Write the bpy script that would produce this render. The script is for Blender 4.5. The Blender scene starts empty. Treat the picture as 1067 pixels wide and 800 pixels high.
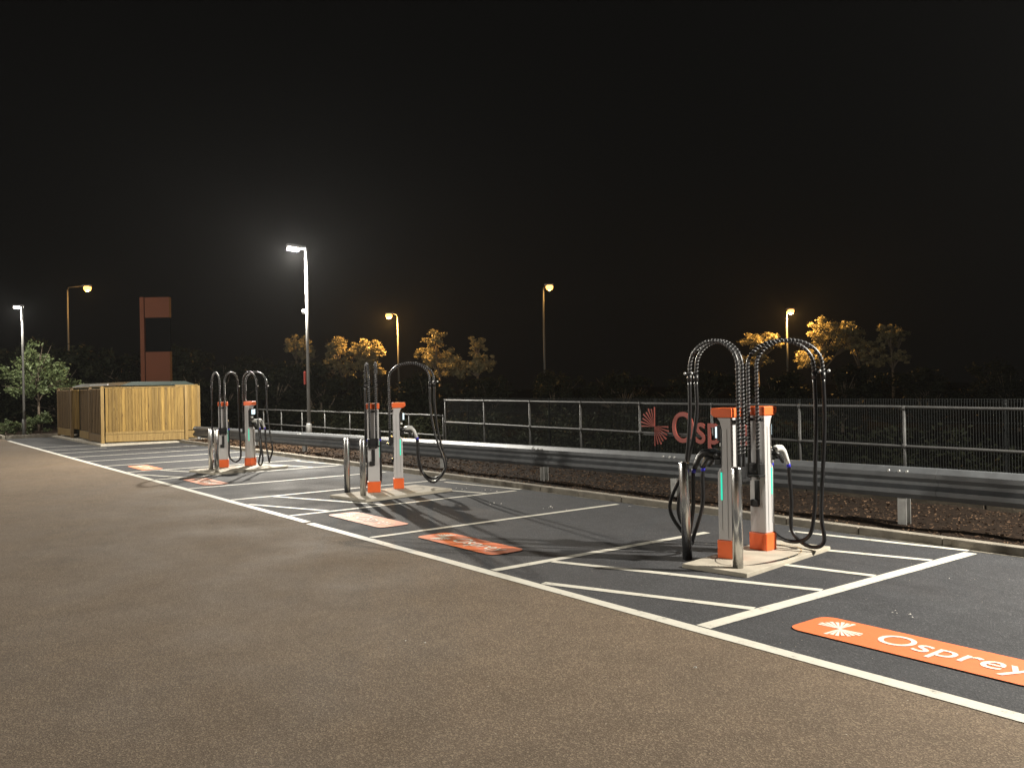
import bpy, bmesh, math, random
from mathutils import Vector, Matrix
R = math.radians
rnd = random.Random(7)
HAZE = .00017
S = bpy.context.scene
COL = S.collection

# ------------------------------------------------------------------ helpers
def tag(o, label=None, cat=None, group=None, kind=None):
    if label: o['label'] = label
    if cat: o['category'] = cat
    if group: o['group'] = group
    if kind: o['kind'] = kind
    return o

def empty(name, loc, rz=0.0, label=None, cat=None, group=None):
    o = bpy.data.objects.new(name, None)
    o.empty_display_size = .2
    COL.objects.link(o)
    o.location = loc
    o.rotation_euler = (0, 0, rz)
    return tag(o, label, cat, group)

class MB:
    """collects shapes; build() links them as one mesh object"""
    def __init__(s): s.v = []; s.f = []; s.smooth = []
    def add(s, vs, fs, smooth=False):
        n = len(s.v); s.v += [tuple(v) for v in vs]
        s.f += [tuple(i + n for i in f) for f in fs]; s.smooth += [smooth] * len(fs)
        return s
    def box(s, c, d, rz=0.0, bev=0.0, M=None):
        bm = bmesh.new(); bmesh.ops.create_cube(bm, size=1)
        for v in bm.verts: v.co = Vector((v.co.x*d[0], v.co.y*d[1], v.co.z*d[2]))
        if bev: bmesh.ops.bevel(bm, geom=bm.edges[:], offset=bev, segments=2, affect='EDGES', profile=.6)
        T = Matrix.Translation(c) @ Matrix.Rotation(rz, 4, 'Z')
        if M is not None: T = M
        bm.verts.index_update()
        s.add([T @ v.co for v in bm.verts], [[v.index for v in f.verts] for f in bm.faces], False); bm.free(); return s
    def prism(s, poly, h0, h1, axis='z', T=None):
        """poly (a,b) extruded along axis from h0 to h1"""
        def P(a, b, h):
            return {'z': (a, b, h), 'y': (a, h, b), 'x': (h, a, b)}[axis]
        n = len(poly)
        vs = [P(a, b, h0) for a, b in poly] + [P(a, b, h1) for a, b in poly]
        if T is not None: vs = [T @ Vector(v) for v in vs]
        fs = [list(range(n))[::-1], list(range(n, 2*n))] + [[i, (i+1) % n, n+(i+1) % n, n+i] for i in range(n)]
        return s.add(vs, fs)
    def tube(s, pts, r, seg=8, caps=True):
        pts = [Vector(p) for p in pts]; n = len(pts)
        rs = r if isinstance(r, (list, tuple)) else [r]*n
        vs = []; fs = []; ref = None
        for i, p in enumerate(pts):
            t = (pts[min(i+1, n-1)] - pts[max(i-1, 0)])
            t = t.normalized() if t.length > 1e-9 else Vector((0, 0, 1))
            if ref is None:
                ref = Vector((1, 0, 0)) if abs(t.x) < .8 else Vector((0, 1, 0))
            a = (ref - t*ref.dot(t)).normalized(); b = t.cross(a); ref = a
            for k in range(seg):
                th = 2*math.pi*k/seg
                vs.append(p + (a*math.cos(th) + b*math.sin(th))*rs[i])
        for i in range(n-1):
            for k in range(seg):
                fs.append([i*seg+k, i*seg+(k+1) % seg, (i+1)*seg+(k+1) % seg, (i+1)*seg+k])
        s.add(vs, fs, True)
        if caps:
            m = len(s.v) - len(vs)
            s.f.append(tuple(m+k for k in range(seg))[::-1]); s.f.append(tuple(m+(n-1)*seg+k for k in range(seg))); s.smooth += [False, False]
        return s
    def lathe(s, prof, c, seg=20):
        vs = []; fs = []; n = len(prof)
        for r, z in prof:
            for k in range(seg):
                th = 2*math.pi*k/seg; vs.append((c[0]+r*math.cos(th), c[1]+r*math.sin(th), c[2]+z))
        for i in range(n-1):
            for k in range(seg):
                fs.append([i*seg+k, i*seg+(k+1) % seg, (i+1)*seg+(k+1) % seg, (i+1)*seg+k])
        s.add(vs, fs, True)
        m = len(s.v)-len(vs)
        s.f.append(tuple(m+k for k in range(seg))[::-1]); s.f.append(tuple(m+(n-1)*seg+k for k in range(seg))); s.smooth += [False, False]
        return s
    def build(s, name, mat, parent=None, bevel=0.0):
        me = bpy.data.meshes.new(name)
        me.from_pydata(s.v, [], s.f)
        me.polygons.foreach_set('use_smooth', s.smooth)
        me.materials.append(mat); me.update()
        o = bpy.data.objects.new(name, me); COL.objects.link(o)
        if parent is not None: o.parent = parent
        if bevel:
            m = o.modifiers.new('bevel', 'BEVEL'); m.width = bevel; m.segments = 2; m.limit_method = 'ANGLE'; m.angle_limit = R(40)
        return o

def spline(pts, n=10):
    P = [Vector(p) for p in pts]; P = [P[0]*2-P[1]] + P + [P[-1]*2-P[-2]]
    out = []
    for i in range(1, len(P)-2):
        for k in range(n):
            t = k/n; a, b, c, d = P[i-1], P[i], P[i+1], P[i+2]
            out.append(.5*((2*b)+(c-a)*t+(2*a-5*b+4*c-d)*t*t+(3*b-a-3*c+d)*t**3))
    out.append(P[-2]); return out

def text_mesh(txt, size, extrude, bold=0.0):
    cu = bpy.data.curves.new('lettering', 'FONT'); cu.body = txt; cu.size = size
    cu.extrude = extrude; cu.offset = bold; cu.resolution_u = 6
    o = bpy.data.objects.new('lettering', cu); COL.objects.link(o)
    dg = bpy.context.evaluated_depsgraph_get(); dg.update()
    me = bpy.data.meshes.new_from_object(o.evaluated_get(dg))
    bpy.data.objects.remove(o); bpy.data.curves.remove(cu)
    vs = [v.co.copy() for v in me.vertices]; fs = [tuple(p.vertices) for p in me.polygons]
    bpy.data.meshes.remove(me)
    return vs, fs

# ---------------------------------------------------------------- materials
def mat(name, col, rough=.6, metal=0.0, var=0.0, scale=8.0, bump=0.0, bscale=60.0, emis=None, es=0.0, spec=.5, stretch=None, col2=None, detail=4, aniso=0):
    m = bpy.data.materials.new(name); m.use_nodes = True
    nt = m.node_tree; N = nt.nodes; L = nt.links; b = N['Principled BSDF']
    b.inputs['Base Color'].default_value = (*col, 1); b.inputs['Roughness'].default_value = rough
    b.inputs['Metallic'].default_value = metal; b.inputs['Specular IOR Level'].default_value = spec
    tc = N.new('ShaderNodeTexCoord'); mp = N.new('ShaderNodeMapping'); L.new(tc.outputs['Object'], mp.inputs[0])
    if stretch: mp.inputs['Scale'].default_value = stretch
    if var or col2:
        n = N.new('ShaderNodeTexNoise'); n.inputs['Scale'].default_value = scale; n.inputs['Detail'].default_value = detail
        L.new(mp.outputs[0], n.inputs['Vector'])
        r = N.new('ShaderNodeValToRGB'); L.new(n.outputs['Fac'], r.inputs[0])
        c2 = col2 or tuple(min(1, c*(1+var)) for c in col); c1 = col if col2 else tuple(c*(1-var) for c in col)
        r.color_ramp.elements[0].position = .32; r.color_ramp.elements[1].position = .68
        r.color_ramp.elements[0].color = (*c1, 1); r.color_ramp.elements[1].color = (*c2, 1)
        L.new(r.outputs[0], b.inputs['Base Color'])
    if bump:
        n2 = N.new('ShaderNodeTexNoise'); n2.inputs['Scale'].default_value = bscale; n2.inputs['Detail'].default_value = 3
        L.new(mp.outputs[0], n2.inputs['Vector'])
        bp = N.new('ShaderNodeBump'); bp.inputs['Strength'].default_value = bump; bp.inputs['Distance'].default_value = .01
        L.new(n2.outputs['Fac'], bp.inputs['Height']); L.new(bp.outputs[0], b.inputs['Normal'])
    if emis:
        b.inputs['Emission Color'].default_value = (*emis, 1); b.inputs['Emission Strength'].default_value = es
    return m

def asphalt(name, dark, mid, chip, rough=.75, fine=170.0, spec=.28, chips=.70):
    """aggregate speckle + worn patches + fine bump, world-sized"""
    m = bpy.data.materials.new(name); m.use_nodes = True
    nt = m.node_tree; N = nt.nodes; L = nt.links; b = N['Principled BSDF']; b.inputs['Roughness'].default_value = rough; b.inputs['Specular IOR Level'].default_value = spec
    tc = N.new('ShaderNodeTexCoord'); P = tc.outputs['Object']
    def noise(sc, det, ro=.5):
        n = N.new('ShaderNodeTexNoise'); n.inputs['Scale'].default_value = sc; n.inputs['Detail'].default_value = det
        n.inputs['Roughness'].default_value = ro; L.new(P, n.inputs['Vector']); return n.outputs['Fac']
    def ramp(src, stops):
        r = N.new('ShaderNodeValToRGB'); L.new(src, r.inputs[0]); e = r.color_ramp.elements
        e[0].position, e[0].color = stops[0][0], (*stops[0][1], 1); e[1].position, e[1].color = stops[1][0], (*stops[1][1], 1)
        for p, c in stops[2:]:
            x = e.new(p); x.color = (*c, 1)
        return r.outputs[0]
    def mix(fac, a, c, mode='MIX'):
        x = N.new('ShaderNodeMix'); x.data_type = 'RGBA'; x.blend_type = mode
        if isinstance(fac, float): x.inputs[0].default_value = fac
        else: L.new(fac, x.inputs[0])
        L.new(a, x.inputs[6]); L.new(c, x.inputs[7]); return x.outputs[2]
    vor = N.new('ShaderNodeTexVoronoi'); vor.inputs['Scale'].default_value = fine*.55; L.new(P, vor.inputs['Vector'])
    vs = N.new('ShaderNodeSeparateColor'); L.new(vor.outputs['Color'], vs.inputs[0])
    base = ramp(vs.outputs[0], [(0.0, dark), (chips, mid), (1.0, chip)])
    base2 = ramp(noise(fine*.35, 3, .7), [(.3, dark), (.7, mid)])
    c = mix(.45, base, base2)
    patch = ramp(noise(.55, 5, .6), [(.3, (.88, .88, .88)), (.7, (1.09, 1.09, 1.08))])
    c = mix(1.0, c, patch, 'MULTIPLY')
    patch2 = ramp(noise(3.3, 6, .65), [(.35, (.88, .88, .88)), (.65, (1.08, 1.08, 1.08))])
    c = mix(1.0, c, patch2, 'MULTIPLY')
    # rare bright grit
    v2 = N.new('ShaderNodeTexVoronoi'); v2.inputs['Scale'].default_value = 14; L.new(P, v2.inputs['Vector'])
    g = N.new('ShaderNodeMath'); g.operation = 'LESS_THAN'; L.new(v2.outputs['Distance'], g.inputs[0]); g.inputs[1].default_value = .055
    s2 = N.new('ShaderNodeSeparateColor'); L.new(v2.outputs['Color'], s2.inputs[0])
    g2 = N.new('ShaderNodeMath'); g2.operation = 'GREATER_THAN'; L.new(s2.outputs[1], g2.inputs[0]); g2.inputs[1].default_value = .75
    g3 = N.new('ShaderNodeMath'); g3.operation = 'MULTIPLY'; L.new(g.outputs[0], g3.inputs[0]); L.new(g2.outputs[0], g3.inputs[1])
    gc = N.new('ShaderNodeRGB'); gc.outputs[0].default_value = (.42, .38, .31, 1)
    c = mix(g3.outputs[0], c, gc.outputs[0])
    L.new(c, b.inputs['Base Color'])
    rr = ramp(noise(1.1, 4), [(.3, (rough-.1,)*3), (.7, (rough+.08,)*3)]); L.new(rr, b.inputs['Roughness'])
    bp = N.new('ShaderNodeBump'); bp.inputs['Strength'].default_value = .55; bp.inputs['Distance'].default_value = .006
    L.new(vor.outputs['Distance'], bp.inputs['Height']); L.new(bp.outputs[0], b.inputs['Normal'])
    return m

def paint(name, col, under, wear=.40, scale=9.0):
    m = bpy.data.materials.new(name); m.use_nodes = True
    nt = m.node_tree; N = nt.nodes; L = nt.links; b = N['Principled BSDF']; b.inputs['Roughness'].default_value = .6
    tc = N.new('ShaderNodeTexCoord')
    n1 = N.new('ShaderNodeTexNoise'); n1.inputs['Scale'].default_value = scale; n1.inputs['Detail'].default_value = 8; n1.inputs['Roughness'].default_value = .75
    L.new(tc.outputs['Object'], n1.inputs['Vector'])
    r = N.new('ShaderNodeValToRGB'); L.new(n1.outputs['Fac'], r.inputs[0]); e = r.color_ramp.elements
    e[0].position = wear-.06; e[0].color = (*under, 1); e[1].position = wear+.03; e[1].color = (*[c*.9 for c in col], 1)
    x = e.new(.62); x.color = (*col, 1)
    L.new(r.outputs[0], b.inputs['Base Color'])
    n2 = N.new('ShaderNodeTexNoise'); n2.inputs['Scale'].default_value = 120; L.new(tc.outputs['Object'], n2.inputs['Vector'])
    bp = N.new('ShaderNodeBump'); bp.inputs['Strength'].default_value = .35; bp.inputs['Distance'].default_value = .004
    L.new(n2.outputs['Fac'], bp.inputs['Height']); L.new(bp.outputs[0], b.inputs['Normal'])
    return m

def wood(name, c1, c2, knots=True, rough=.75):
    m = bpy.data.materials.new(name); m.use_nodes = True
    nt = m.node_tree; N = nt.nodes; L = nt.links; b = N['Principled BSDF']; b.inputs['Roughness'].default_value = rough
    tc = N.new('ShaderNodeTexCoord'); mp = N.new('ShaderNodeMapping'); mp.inputs['Scale'].default_value = (14, 14, .9)
    L.new(tc.outputs['Object'], mp.inputs[0])
    n = N.new('ShaderNodeTexNoise'); n.inputs['Scale'].default_value = 2.2; n.inputs['Detail'].default_value = 6; n.inputs['Distortion'].default_value = .6
    L.new(mp.outputs[0], n.inputs['Vector'])
    r = N.new('ShaderNodeValToRGB'); L.new(n.outputs['Fac'], r.inputs[0]); r.color_ramp.elements[0].position = .3; r.color_ramp.elements[1].position = .7
    r.color_ramp.elements[0].color = (*c1, 1); r.color_ramp.elements[1].color = (*c2, 1)
    mp2 = N.new('ShaderNodeMapping'); mp2.inputs['Scale'].default_value = (9, 9, 2.6); L.new(tc.outputs['Object'], mp2.inputs[0])
    v = N.new('ShaderNodeTexVoronoi'); v.inputs['Scale'].default_value = .9; L.new(mp2.outputs[0], v.inputs['Vector'])
    k = N.new('ShaderNodeValToRGB'); L.new(v.outputs['Distance'], k.inputs[0]); k.color_ramp.elements[0].position = .04; k.color_ramp.elements[1].position = .16
    k.color_ramp.elements[0].color = (.35, .27, .2, 1); k.color_ramp.elements[1].color = (1, 1, 1, 1)
    x = N.new('ShaderNodeMix'); x.data_type = 'RGBA'; x.blend_type = 'MULTIPLY'; x.inputs[0].default_value = 1.0
    L.new(r.outputs[0], x.inputs[6]); L.new(k.outputs[0], x.inputs[7])
    ge = N.new('ShaderNodeNewGeometry'); mr = N.new('ShaderNodeMapRange'); mr.inputs[3].default_value = .62; mr.inputs[4].default_value = 1.18
    L.new(ge.outputs['Random Per Island'], mr.inputs[0]); y = N.new('ShaderNodeVectorMath'); y.operation = 'SCALE'
    L.new(x.outputs[2], y.inputs[0]); L.new(mr.outputs[0], y.inputs['Scale']); L.new(y.outputs[0], b.inputs['Base Color'])
    bp = N.new('ShaderNodeBump'); bp.inputs['Strength'].default_value = .3; bp.inputs['Distance'].default_value = .004
    L.new(n.outputs['Fac'], bp.inputs['Height']); L.new(bp.outputs[0], b.inputs['Normal'])
    return m

M = {}
M['road'] = asphalt('buff_road_asphalt', (.074, .053, .036), (.156, .116, .081), (.34, .27, .19), .88, 250)
M['bay'] = asphalt('black_bay_asphalt', (.029, .0300, .0335), (.050, .0515, .0565), (.12, .12, .125), .86, 200, chips=.8)
M['paint'] = paint('white_line_paint', (.60, .58, .51), (.13, .125, .11), .385)
M['orange_paint'] = paint('orange_ground_paint', (.72, .17, .055), (.36, .11, .05), .33, 20)
M['orange_glare'] = paint('glare_orange_ground_paint', (.66, .235, .12), (.42, .17, .10), .30, 20)  # paler orange: glare over the far panels painted in, with some wear
M['pad_white'] = paint('cream_ground_paint', (.74, .68, .58), (.66, .2, .09), .30, 30)
M['kerb'] = mat('concrete_kerb', (.21, .19, .155), .85, var=.25, scale=6, bump=.5, bscale=90)
M['concrete'] = mat('pale_concrete', (.38, .345, .28), .8, var=.14, scale=5, bump=.35, bscale=70)
M['wallc'] = mat('stained_concrete', (.17, .145, .11), .9, var=.35, scale=3, bump=.4, bscale=50)
M['soil'] = mat('bark_soil', (.014, .009, .006), .95, spec=.1, var=.5, scale=22, bump=1.0, bscale=55)
M['chip'] = mat('bark_chip', (.035, .021, .013), .9, spec=.15, col2=(.12, .075, .045), scale=14)
M['grass'] = mat('dark_grass', (.006, .006, .004), 1.0, spec=0.0, var=.5, scale=3, bump=.8, bscale=30)
M['galv'] = mat('galvanised_steel', (.115, .122, .13), .5, metal=.4, var=.14, scale=7)
M['galvpost'] = mat('galvanised_post', (.36, .36, .35), .5, metal=.6, var=.2, scale=9)
M['railm'] = mat('dull_galvanised_tube', (.055, .055, .054), .6, metal=.2, var=.2, scale=12)
M['mesh'] = mat('dark_mesh_wire', (.013, .014, .014), .8, spec=.1)
M['steel'] = mat('brushed_stainless', (.60, .60, .60), .26, metal=1.0, var=.06, scale=40, stretch=(1, 1, .05))
M['body'] = mat('light_grey_powder_coat', (.47, .46, .46), .42, var=.03, scale=3)
M['joint'] = mat('grey_joint', (.22, .22, .22), .6)
M['orange'] = mat('orange_powder_coat', (.78, .135, .03), .45, var=.06, scale=5)
M['black'] = mat('black_plastic', (.018, .018, .019), .38)
M['rubber'] = mat('black_rubber', (.010, .010, .011), .36)
M['spring'] = mat('steel_spring', (.27, .27, .275), .42, metal=.5)
M['plug'] = mat('white_plug_plastic', (.60, .60, .58), .4)
M['blue'] = mat('blue_cable_mark', (.035, .03, .55), .4)
M['screen'] = mat('lit_display', (.1, .12, .12), .3, emis=(.75, .95, 1.0), es=1.3)
M['led'] = mat('green_led_strip', (.02, .4, .28), .3, emis=(.03, .78, .50), es=.85)
M['leda'] = M['led']
M['pole'] = mat('galvanised_lamp_pole', (.17, .17, .165), .6, metal=.2, var=.12, scale=8)
M['lamphead'] = mat('lamp_housing', (.16, .16, .17), .5, metal=.3)
M['roadpole'] = mat('dark_road_pole', (.075, .075, .07), .7, spec=.2)  # dark grey for the road lamp poles
M['darkarm'] = mat('unlit_dark_arm', (.012, .012, .012), .7, spec=.1)  # near black so the arms look unlit beside their own lamps
M['lens_w'] = mat('lit_white_lens', (1, 1, 1), .3, emis=(1.0, .93, .80), es=9)
M['lens_o'] = mat('lit_sodium_lens', (1, .6, .2), .3, emis=(1.0, .46, .10), es=4.0)
M['wood'] = wood('new_fence_wood', (.165, .095, .020), (.29, .185, .045))
M['wood2'] = wood('gravel_board_wood', (.17, .105, .030), (.27, .18, .06))
M['wood3'] = wood('shaded_gate_wood', (.12, .075, .036), (.21, .14, .065))  # darker wood: shade on the gate side put into the colour
M['gap_shade'] = mat('gap_shadow_wood', (.05, .032, .014), .9)
M['green'] = mat('dark_green_steel', (.008, .022, .016), .5, var=.15, scale=4)
M['totem'] = mat('orange_totem_panel', (.045, .0115, .003), .8, spec=.2, var=.06, scale=2)
M['totemdark'] = mat('black_totem_panel', (.002, .002, .002), 1.0, spec=0.0)
M['sign'] = mat('red_orange_lettering', (.30, .062, .045), .6, var=.08, scale=9)
M['plate'] = mat('red_notice_plate', (.42, .07, .055), .5, var=.1, scale=30)
M['white'] = mat('white_enamel', (.75, .75, .73), .5)
M['litter'] = mat('pale_crumbs', (.62, .60, .55), .8)

def leafmat(name, c1, c2, trans=.25, spec=.35):
    m = bpy.data.materials.new(name); m.use_nodes = True
    nt = m.node_tree; N = nt.nodes; L = nt.links; b = N['Principled BSDF']; b.inputs['Roughness'].default_value = .6; b.inputs['Specular IOR Level'].default_value = spec
    tc = N.new('ShaderNodeTexCoord'); n = N.new('ShaderNodeTexNoise'); n.inputs['Scale'].default_value = 3.0; n.inputs['Detail'].default_value = 5
    L.new(tc.outputs['Object'], n.inputs['Vector'])
    r = N.new('ShaderNodeValToRGB'); L.new(n.outputs['Fac'], r.inputs[0]); r.color_ramp.elements[0].position = .35; r.color_ramp.elements[1].position = .65
    r.color_ramp.elements[0].color = (*c1, 1); r.color_ramp.elements[1].color = (*c2, 1)
    L.new(r.outputs[0], b.inputs['Base Color'])
    t = N.new('ShaderNodeBsdfTranslucent'); L.new(r.outputs[0], t.inputs['Color'])
    x = N.new('ShaderNodeMixShader'); x.inputs[0].default_value = trans
    L.new(b.outputs[0], x.inputs[1]); L.new(t.outputs[0], x.inputs[2]); L.new(x.outputs[0], N['Material Output'].inputs[0])
    return m
M['leaf_green'] = leafmat('fresh_green_leaf', (.045, .065, .024), (.10, .125, .05))
M['leaf_autumn'] = leafmat('autumn_leaf', (.10, .095, .05), (.26, .22, .12))
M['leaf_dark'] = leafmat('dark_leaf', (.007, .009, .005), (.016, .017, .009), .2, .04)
M['bark'] = mat('tree_bark', (.09, .07, .05), .9, var=.3, scale=12, bump=.6, bscale=30)

# ------------------------------------------------------------------- ground
def sheet(name, x0, y0, x1, y1, z, m, kind='structure'):
    o = MB().add([(x0, y0, z), (x1, y0, z), (x1, y1, z), (x0, y1, z)], [(0, 1, 2, 3)]).build(name, m)
    return tag(o, kind=kind) if kind else o
LY = 4.62                                        # the long white line
sheet('ground', -400, -400, 400, 13.5, -.03, M['grass'])
sheet('lower_ground', -400, 12.5, 400, 400, -1.2, M['grass'])
sheet('road', -160, -60, 120, LY+.02, 0.0, M['road'])
sheet('parking_bays', -38.2, LY+.02, 14, 8.78, 0.0, M['bay'])

# painted bay lines
K = MB()
def line(x0, y0, x1, y1, w, z=.004):
    a = Vector((x0, y0)); b = Vector((x1, y1)); d = (b-a).normalized(); n = Vector((-d.y, d.x))*w/2
    steps = max(1, int((b-a).length/.35)); L_ = []; R_ = []
    for i in range(steps+1):
        p = a+(b-a)*i/steps; j = rnd.uniform(-.0035, .0035)
        L_.append((p.x+n.x*(1+j/w*2), p.y+n.y*(1+j/w*2), z)); j = rnd.uniform(-.0035, .0035)
        R_.append((p.x-n.x*(1+j/w*2), p.y-n.y*(1+j/w*2), z))
    v = L_+R_; m = steps+1
    K.add(v, [(m+i, m+i+1, i+1, i) for i in range(steps)])
line(-36.6, LY, -10.45, LY, .112); line(-10.33, LY-.015, 8, LY-.015, .112)
y0 = LY+.062
line(-4.03, y0, -4.03, 8.56, .125)
line(-6.50, y0, -6.50, 7.65, .10)
line(-8.86, y0, -8.86, 8.55, .09)
line(-11.14, y0, -11.14, 8.50, .09)
line(-13.40, y0, -13.40, 8.62, .09)
for x in (-15.5, -17.6, -19.7, -21.75, -23.6, -25.45, -27.4, -29.0, -31.0): line(x, y0, x, 8.55 if x > -29 else 6.3, .09)
# hatching beside each charger plinth
def hatch(xl, xr, w=.085):
    m = .36
    for c0 in (.12, .66, ):
        yb = y0 + c0
        line(xl+.06 if c0 > .5 else xl+.70, (yb if c0 > .5 else y0+.02), xr-.07, (yb if c0 > .5 else y0+.02)+m*((xr-xl)-(.06 if c0 > .5 else .70)), w, .0042)
    line(xr-.98, 6.79, xr-.07, 6.99, w, .0042) if xr > -5 else None
    line(xr-1.5, 7.55, xr-.07, 7.96, w, .0042)
    line(xr-1.9, 8.38, xr-.07, 8.66, w, .0042)
hatch(-6.50, -4.03); hatch(-13.40, -11.14, .075); hatch(-19.7, -17.6, .075)
tag(K.build('bay_markings', M['paint']), kind='structure')

# orange painted panels with the starburst and the word
def rounded(cx, cy, w, h, r, n=5):
    out = []
    for sx, sy, a0 in ((1, 1, 0), (-1, 1, 90), (-1, -1, 180), (1, -1, 270)):
        for k in range(n+1):
            a = R(a0+90*k/n); out.append((cx+sx*(w/2-r)+r*math.cos(a), cy+sy*(h/2-r)+r*math.sin(a)))
    return out
def starburst(mb, cx, cy, rad, T, thick, rw=.055, n=8):
    for base in (90, 270):
        for k in range(n):
            a = R(base + 90*k/(n-1)); d = Vector((math.cos(a), math.sin(a))); p = Vector((-d.y, d.x))
            r1 = rad*(.93 if k % 2 else 1.0)
            pts = [d*rad*.02-p*rad*.008, d*r1-p*rad*rw, d*r1+p*rad*rw, d*rad*.02+p*rad*.008]
            z = thick*(.9+.012*k + (.006 if base == 90 else 0))
            mb.prism([(cx+q.x, cy+q.y) for q in pts], 0, z, 'z', T)
def pad(cx, cy, w, h, label, pm='orange_paint'):
    root = empty('painted_ground_logo', (cx, cy, .008), 0, label, 'ground marking', 'orange painted panels in the bays')
    mb = MB(); p = rounded(0, 0, w, h, .10); mb.add([(a, b, 0) for a, b in p], [tuple(range(len(p)))])
    mb.build('painted_panel', M[pm], root)
    vs, fs = text_mesh('Osprey', 1.0, 0, .006)
    x0 = min(v.x for v in vs); x1 = max(v.x for v in vs); 
    s = (w*.585)/(x1-x0); sy = h*.50/.72
    lb = MB(); lb.add([((v.x-x0)*s - w*.5+w*.335, v.y*sy-h*.17, .0032) for v in vs], fs)
    lb.build('painted_word', M['pad_white'], root)
    sb = MB(); starburst(sb, -w*.5+w*.165, 0, h*.38, Matrix.Translation((0, 0, .001)), .0022, .07)
    sb.build('painted_starburst', M['pad_white'], root)
    return root
pad(-2.84, 5.31, 1.60, .46, 'orange painted panel with white word and starburst, nearest the camera at the right edge')
pad(-7.80, 5.29, 1.48, .44, 'orange painted panel crossed by cable shadows, left of the nearest pair of chargers')
pad(-10.10, 5.29, 1.48, .44, 'pale orange painted panel just in front of the middle pair of chargers', 'orange_glare')
pad(-16.45, 5.27, 1.40, .44, 'pale orange painted panel just in front of the farthest pair of chargers', 'orange_glare')
pad(-20.55, 5.25, 1.40, .44, 'farthest orange painted panel, left of the farthest pair of chargers', 'orange_glare')

# kerb, one stone after another
K = MB(); x = 13.0
while x > -29.6:
    K.box((x-.457, 8.785+rnd.uniform(-.003, .003), .0+rnd.uniform(-.003, .003)), (.909, .125, .17), 0, .012); x -= .915
tag(K.build('kerb', M['kerb']), kind='structure')
K = MB(); y = 4.75
while y < 6.4: K.box((-38.26, y+.3, .045), (.13, .6, .17), 0, .012); y += .61
x = -38.2
while x > -70: K.box((x-.457, 4.66, .045), (.905, .13, .17), 0, .012); x -= .915
tag(K.build('bed_kerb', M['kerb']), kind='structure')
# grit line along the kerb (silt)
K = MB()
for i in range(90):
    x = 12-i*.47; K.add([(x, 8.725, .003), (x+.47, 8.725, .003), (x+.47, 8.725-rnd.uniform(.02, .09), .003), (x, 8.725-rnd.uniform(.02, .09), .003)], [(0, 3, 2, 1)])
tag(K.build('kerb_silt', mat('silt', (.10, .09, .07), .9, var=.5, scale=14)), kind='stuff')

# bark bed behind the kerb
import mathutils.noise as mn
def bed_z(x, y):
    t = min(1, max(0, (y-8.84)/1.6)); return .055 + .08*t + .03*mn.noise(Vector((x*1.3, y*1.3, 0))) + .012*mn.noise(Vector((x*7, y*7, 2)))
def terrain(name, x0, x1, y0, y1, nx, ny, fz, m):
    vs = [(x0+(x1-x0)*i/nx, y0+(y1-y0)*j/ny, fz(x0+(x1-x0)*i/nx, y0+(y1-y0)*j/ny)) for j in range(ny+1) for i in range(nx+1)]
    fs = [(j*(nx+1)+i, j*(nx+1)+i+1, (j+1)*(nx+1)+i+1, (j+1)*(nx+1)+i) for j in range(ny) for i in range(nx)]
    o = MB().add(vs, fs).build(name, m); o.data.polygons.foreach_set('use_smooth', [True]*len(fs)); return tag(o, kind='structure')
terrain('planting_bed', -29.5, 12, 8.84, 10.56, 330, 14, bed_z, M['soil'])
terrain('verge', -90, 40, 10.74, 30, 60, 40, lambda x, y: .12 + .06*mn.noise(Vector((x*.3, y*.3, 5))) - 1.5*min(1, max(0, (y-12.2)/8)), M['grass'])
terrain('hedge_bed', -75, -38.32, 4.72, 10.5, 60, 16, lambda x, y: .06+.03*mn.noise(Vector((x, y, 3))), M['soil'])
C = MB()
for i in range(15000):
    x = 6-35.5*(rnd.random()**.8); y = rnd.uniform(8.86, 10.5); z = bed_z(x, y)
    big = 1 + max(0, (-x-8)/16)
    l = rnd.uniform(.008, .024)*big; w = rnd.uniform(.004, .011)*big
    T = Matrix.Translation((x, y, z+.004)) @ Matrix.Rotation(rnd.uniform(0, 6.28), 4, 'Z') @ Matrix.Rotation(rnd.gauss(0, .55), 4, 'X') @ Matrix.Rotation(rnd.gauss(0, .4), 4, 'Y')
    C.add([T @ Vector(v) for v in ((-l, -w, 0), (l, -w*.6, .002), (l*.8, w, 0), (-l*.9, w*.7, .003))], [(0, 1, 2, 3)])
tag(C.build('bark_chips', M['chip']), kind='stuff', label='brown bark chips covering the bed under the crash barrier')
# low concrete retaining wall
K = MB(); x = 12.0
while x > -29: K.box((x-1.2, 10.65, .10), (2.38, .16, .30), 0, .01); x -= 2.4
tag(K.build('low_retaining_wall', M['wallc']), 'low stained concrete edging wall behind the bark bed', 'wall')

# litter crumbs and leaves on the bays
C = MB()
for (cx, cy, n, s_) in ((-11.69, 8.15, 9, .35), (-9.2, 7.6, 7, .22), (-8.57, 8.47, 3, .03), (-3.3, 6.0, 5, .06), (-2.6, 7.0, 3, .5), (-10.3, 7.4, 4, .3), (-3.5, 3.9, 1, .1), (-5, 2.9, 2, .2)):
    for i in range(n):
        x = cx+rnd.gauss(0, s_); y = cy+rnd.gauss(0, s_*.4); l = rnd.uniform(.005, .016)
        T = Matrix.Translation((x, y, .010)) @ Matrix.Rotation(rnd.uniform(0, 6), 4, 'Z')
        C.add([T @ Vector(v) for v in ((-l, -l*.5, 0), (l, -l*.6, 0), (l*.6, l*.6, .004), (-l*.7, l*.5, .003), (0, 0, l*.8))], [(0, 1, 4), (1, 2, 4), (2, 3, 4), (3, 0, 4)])
tag(C.build('paint_crumbs', M['litter']), kind='stuff', label='white crumbs scattered on the dark parking bays')

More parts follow.
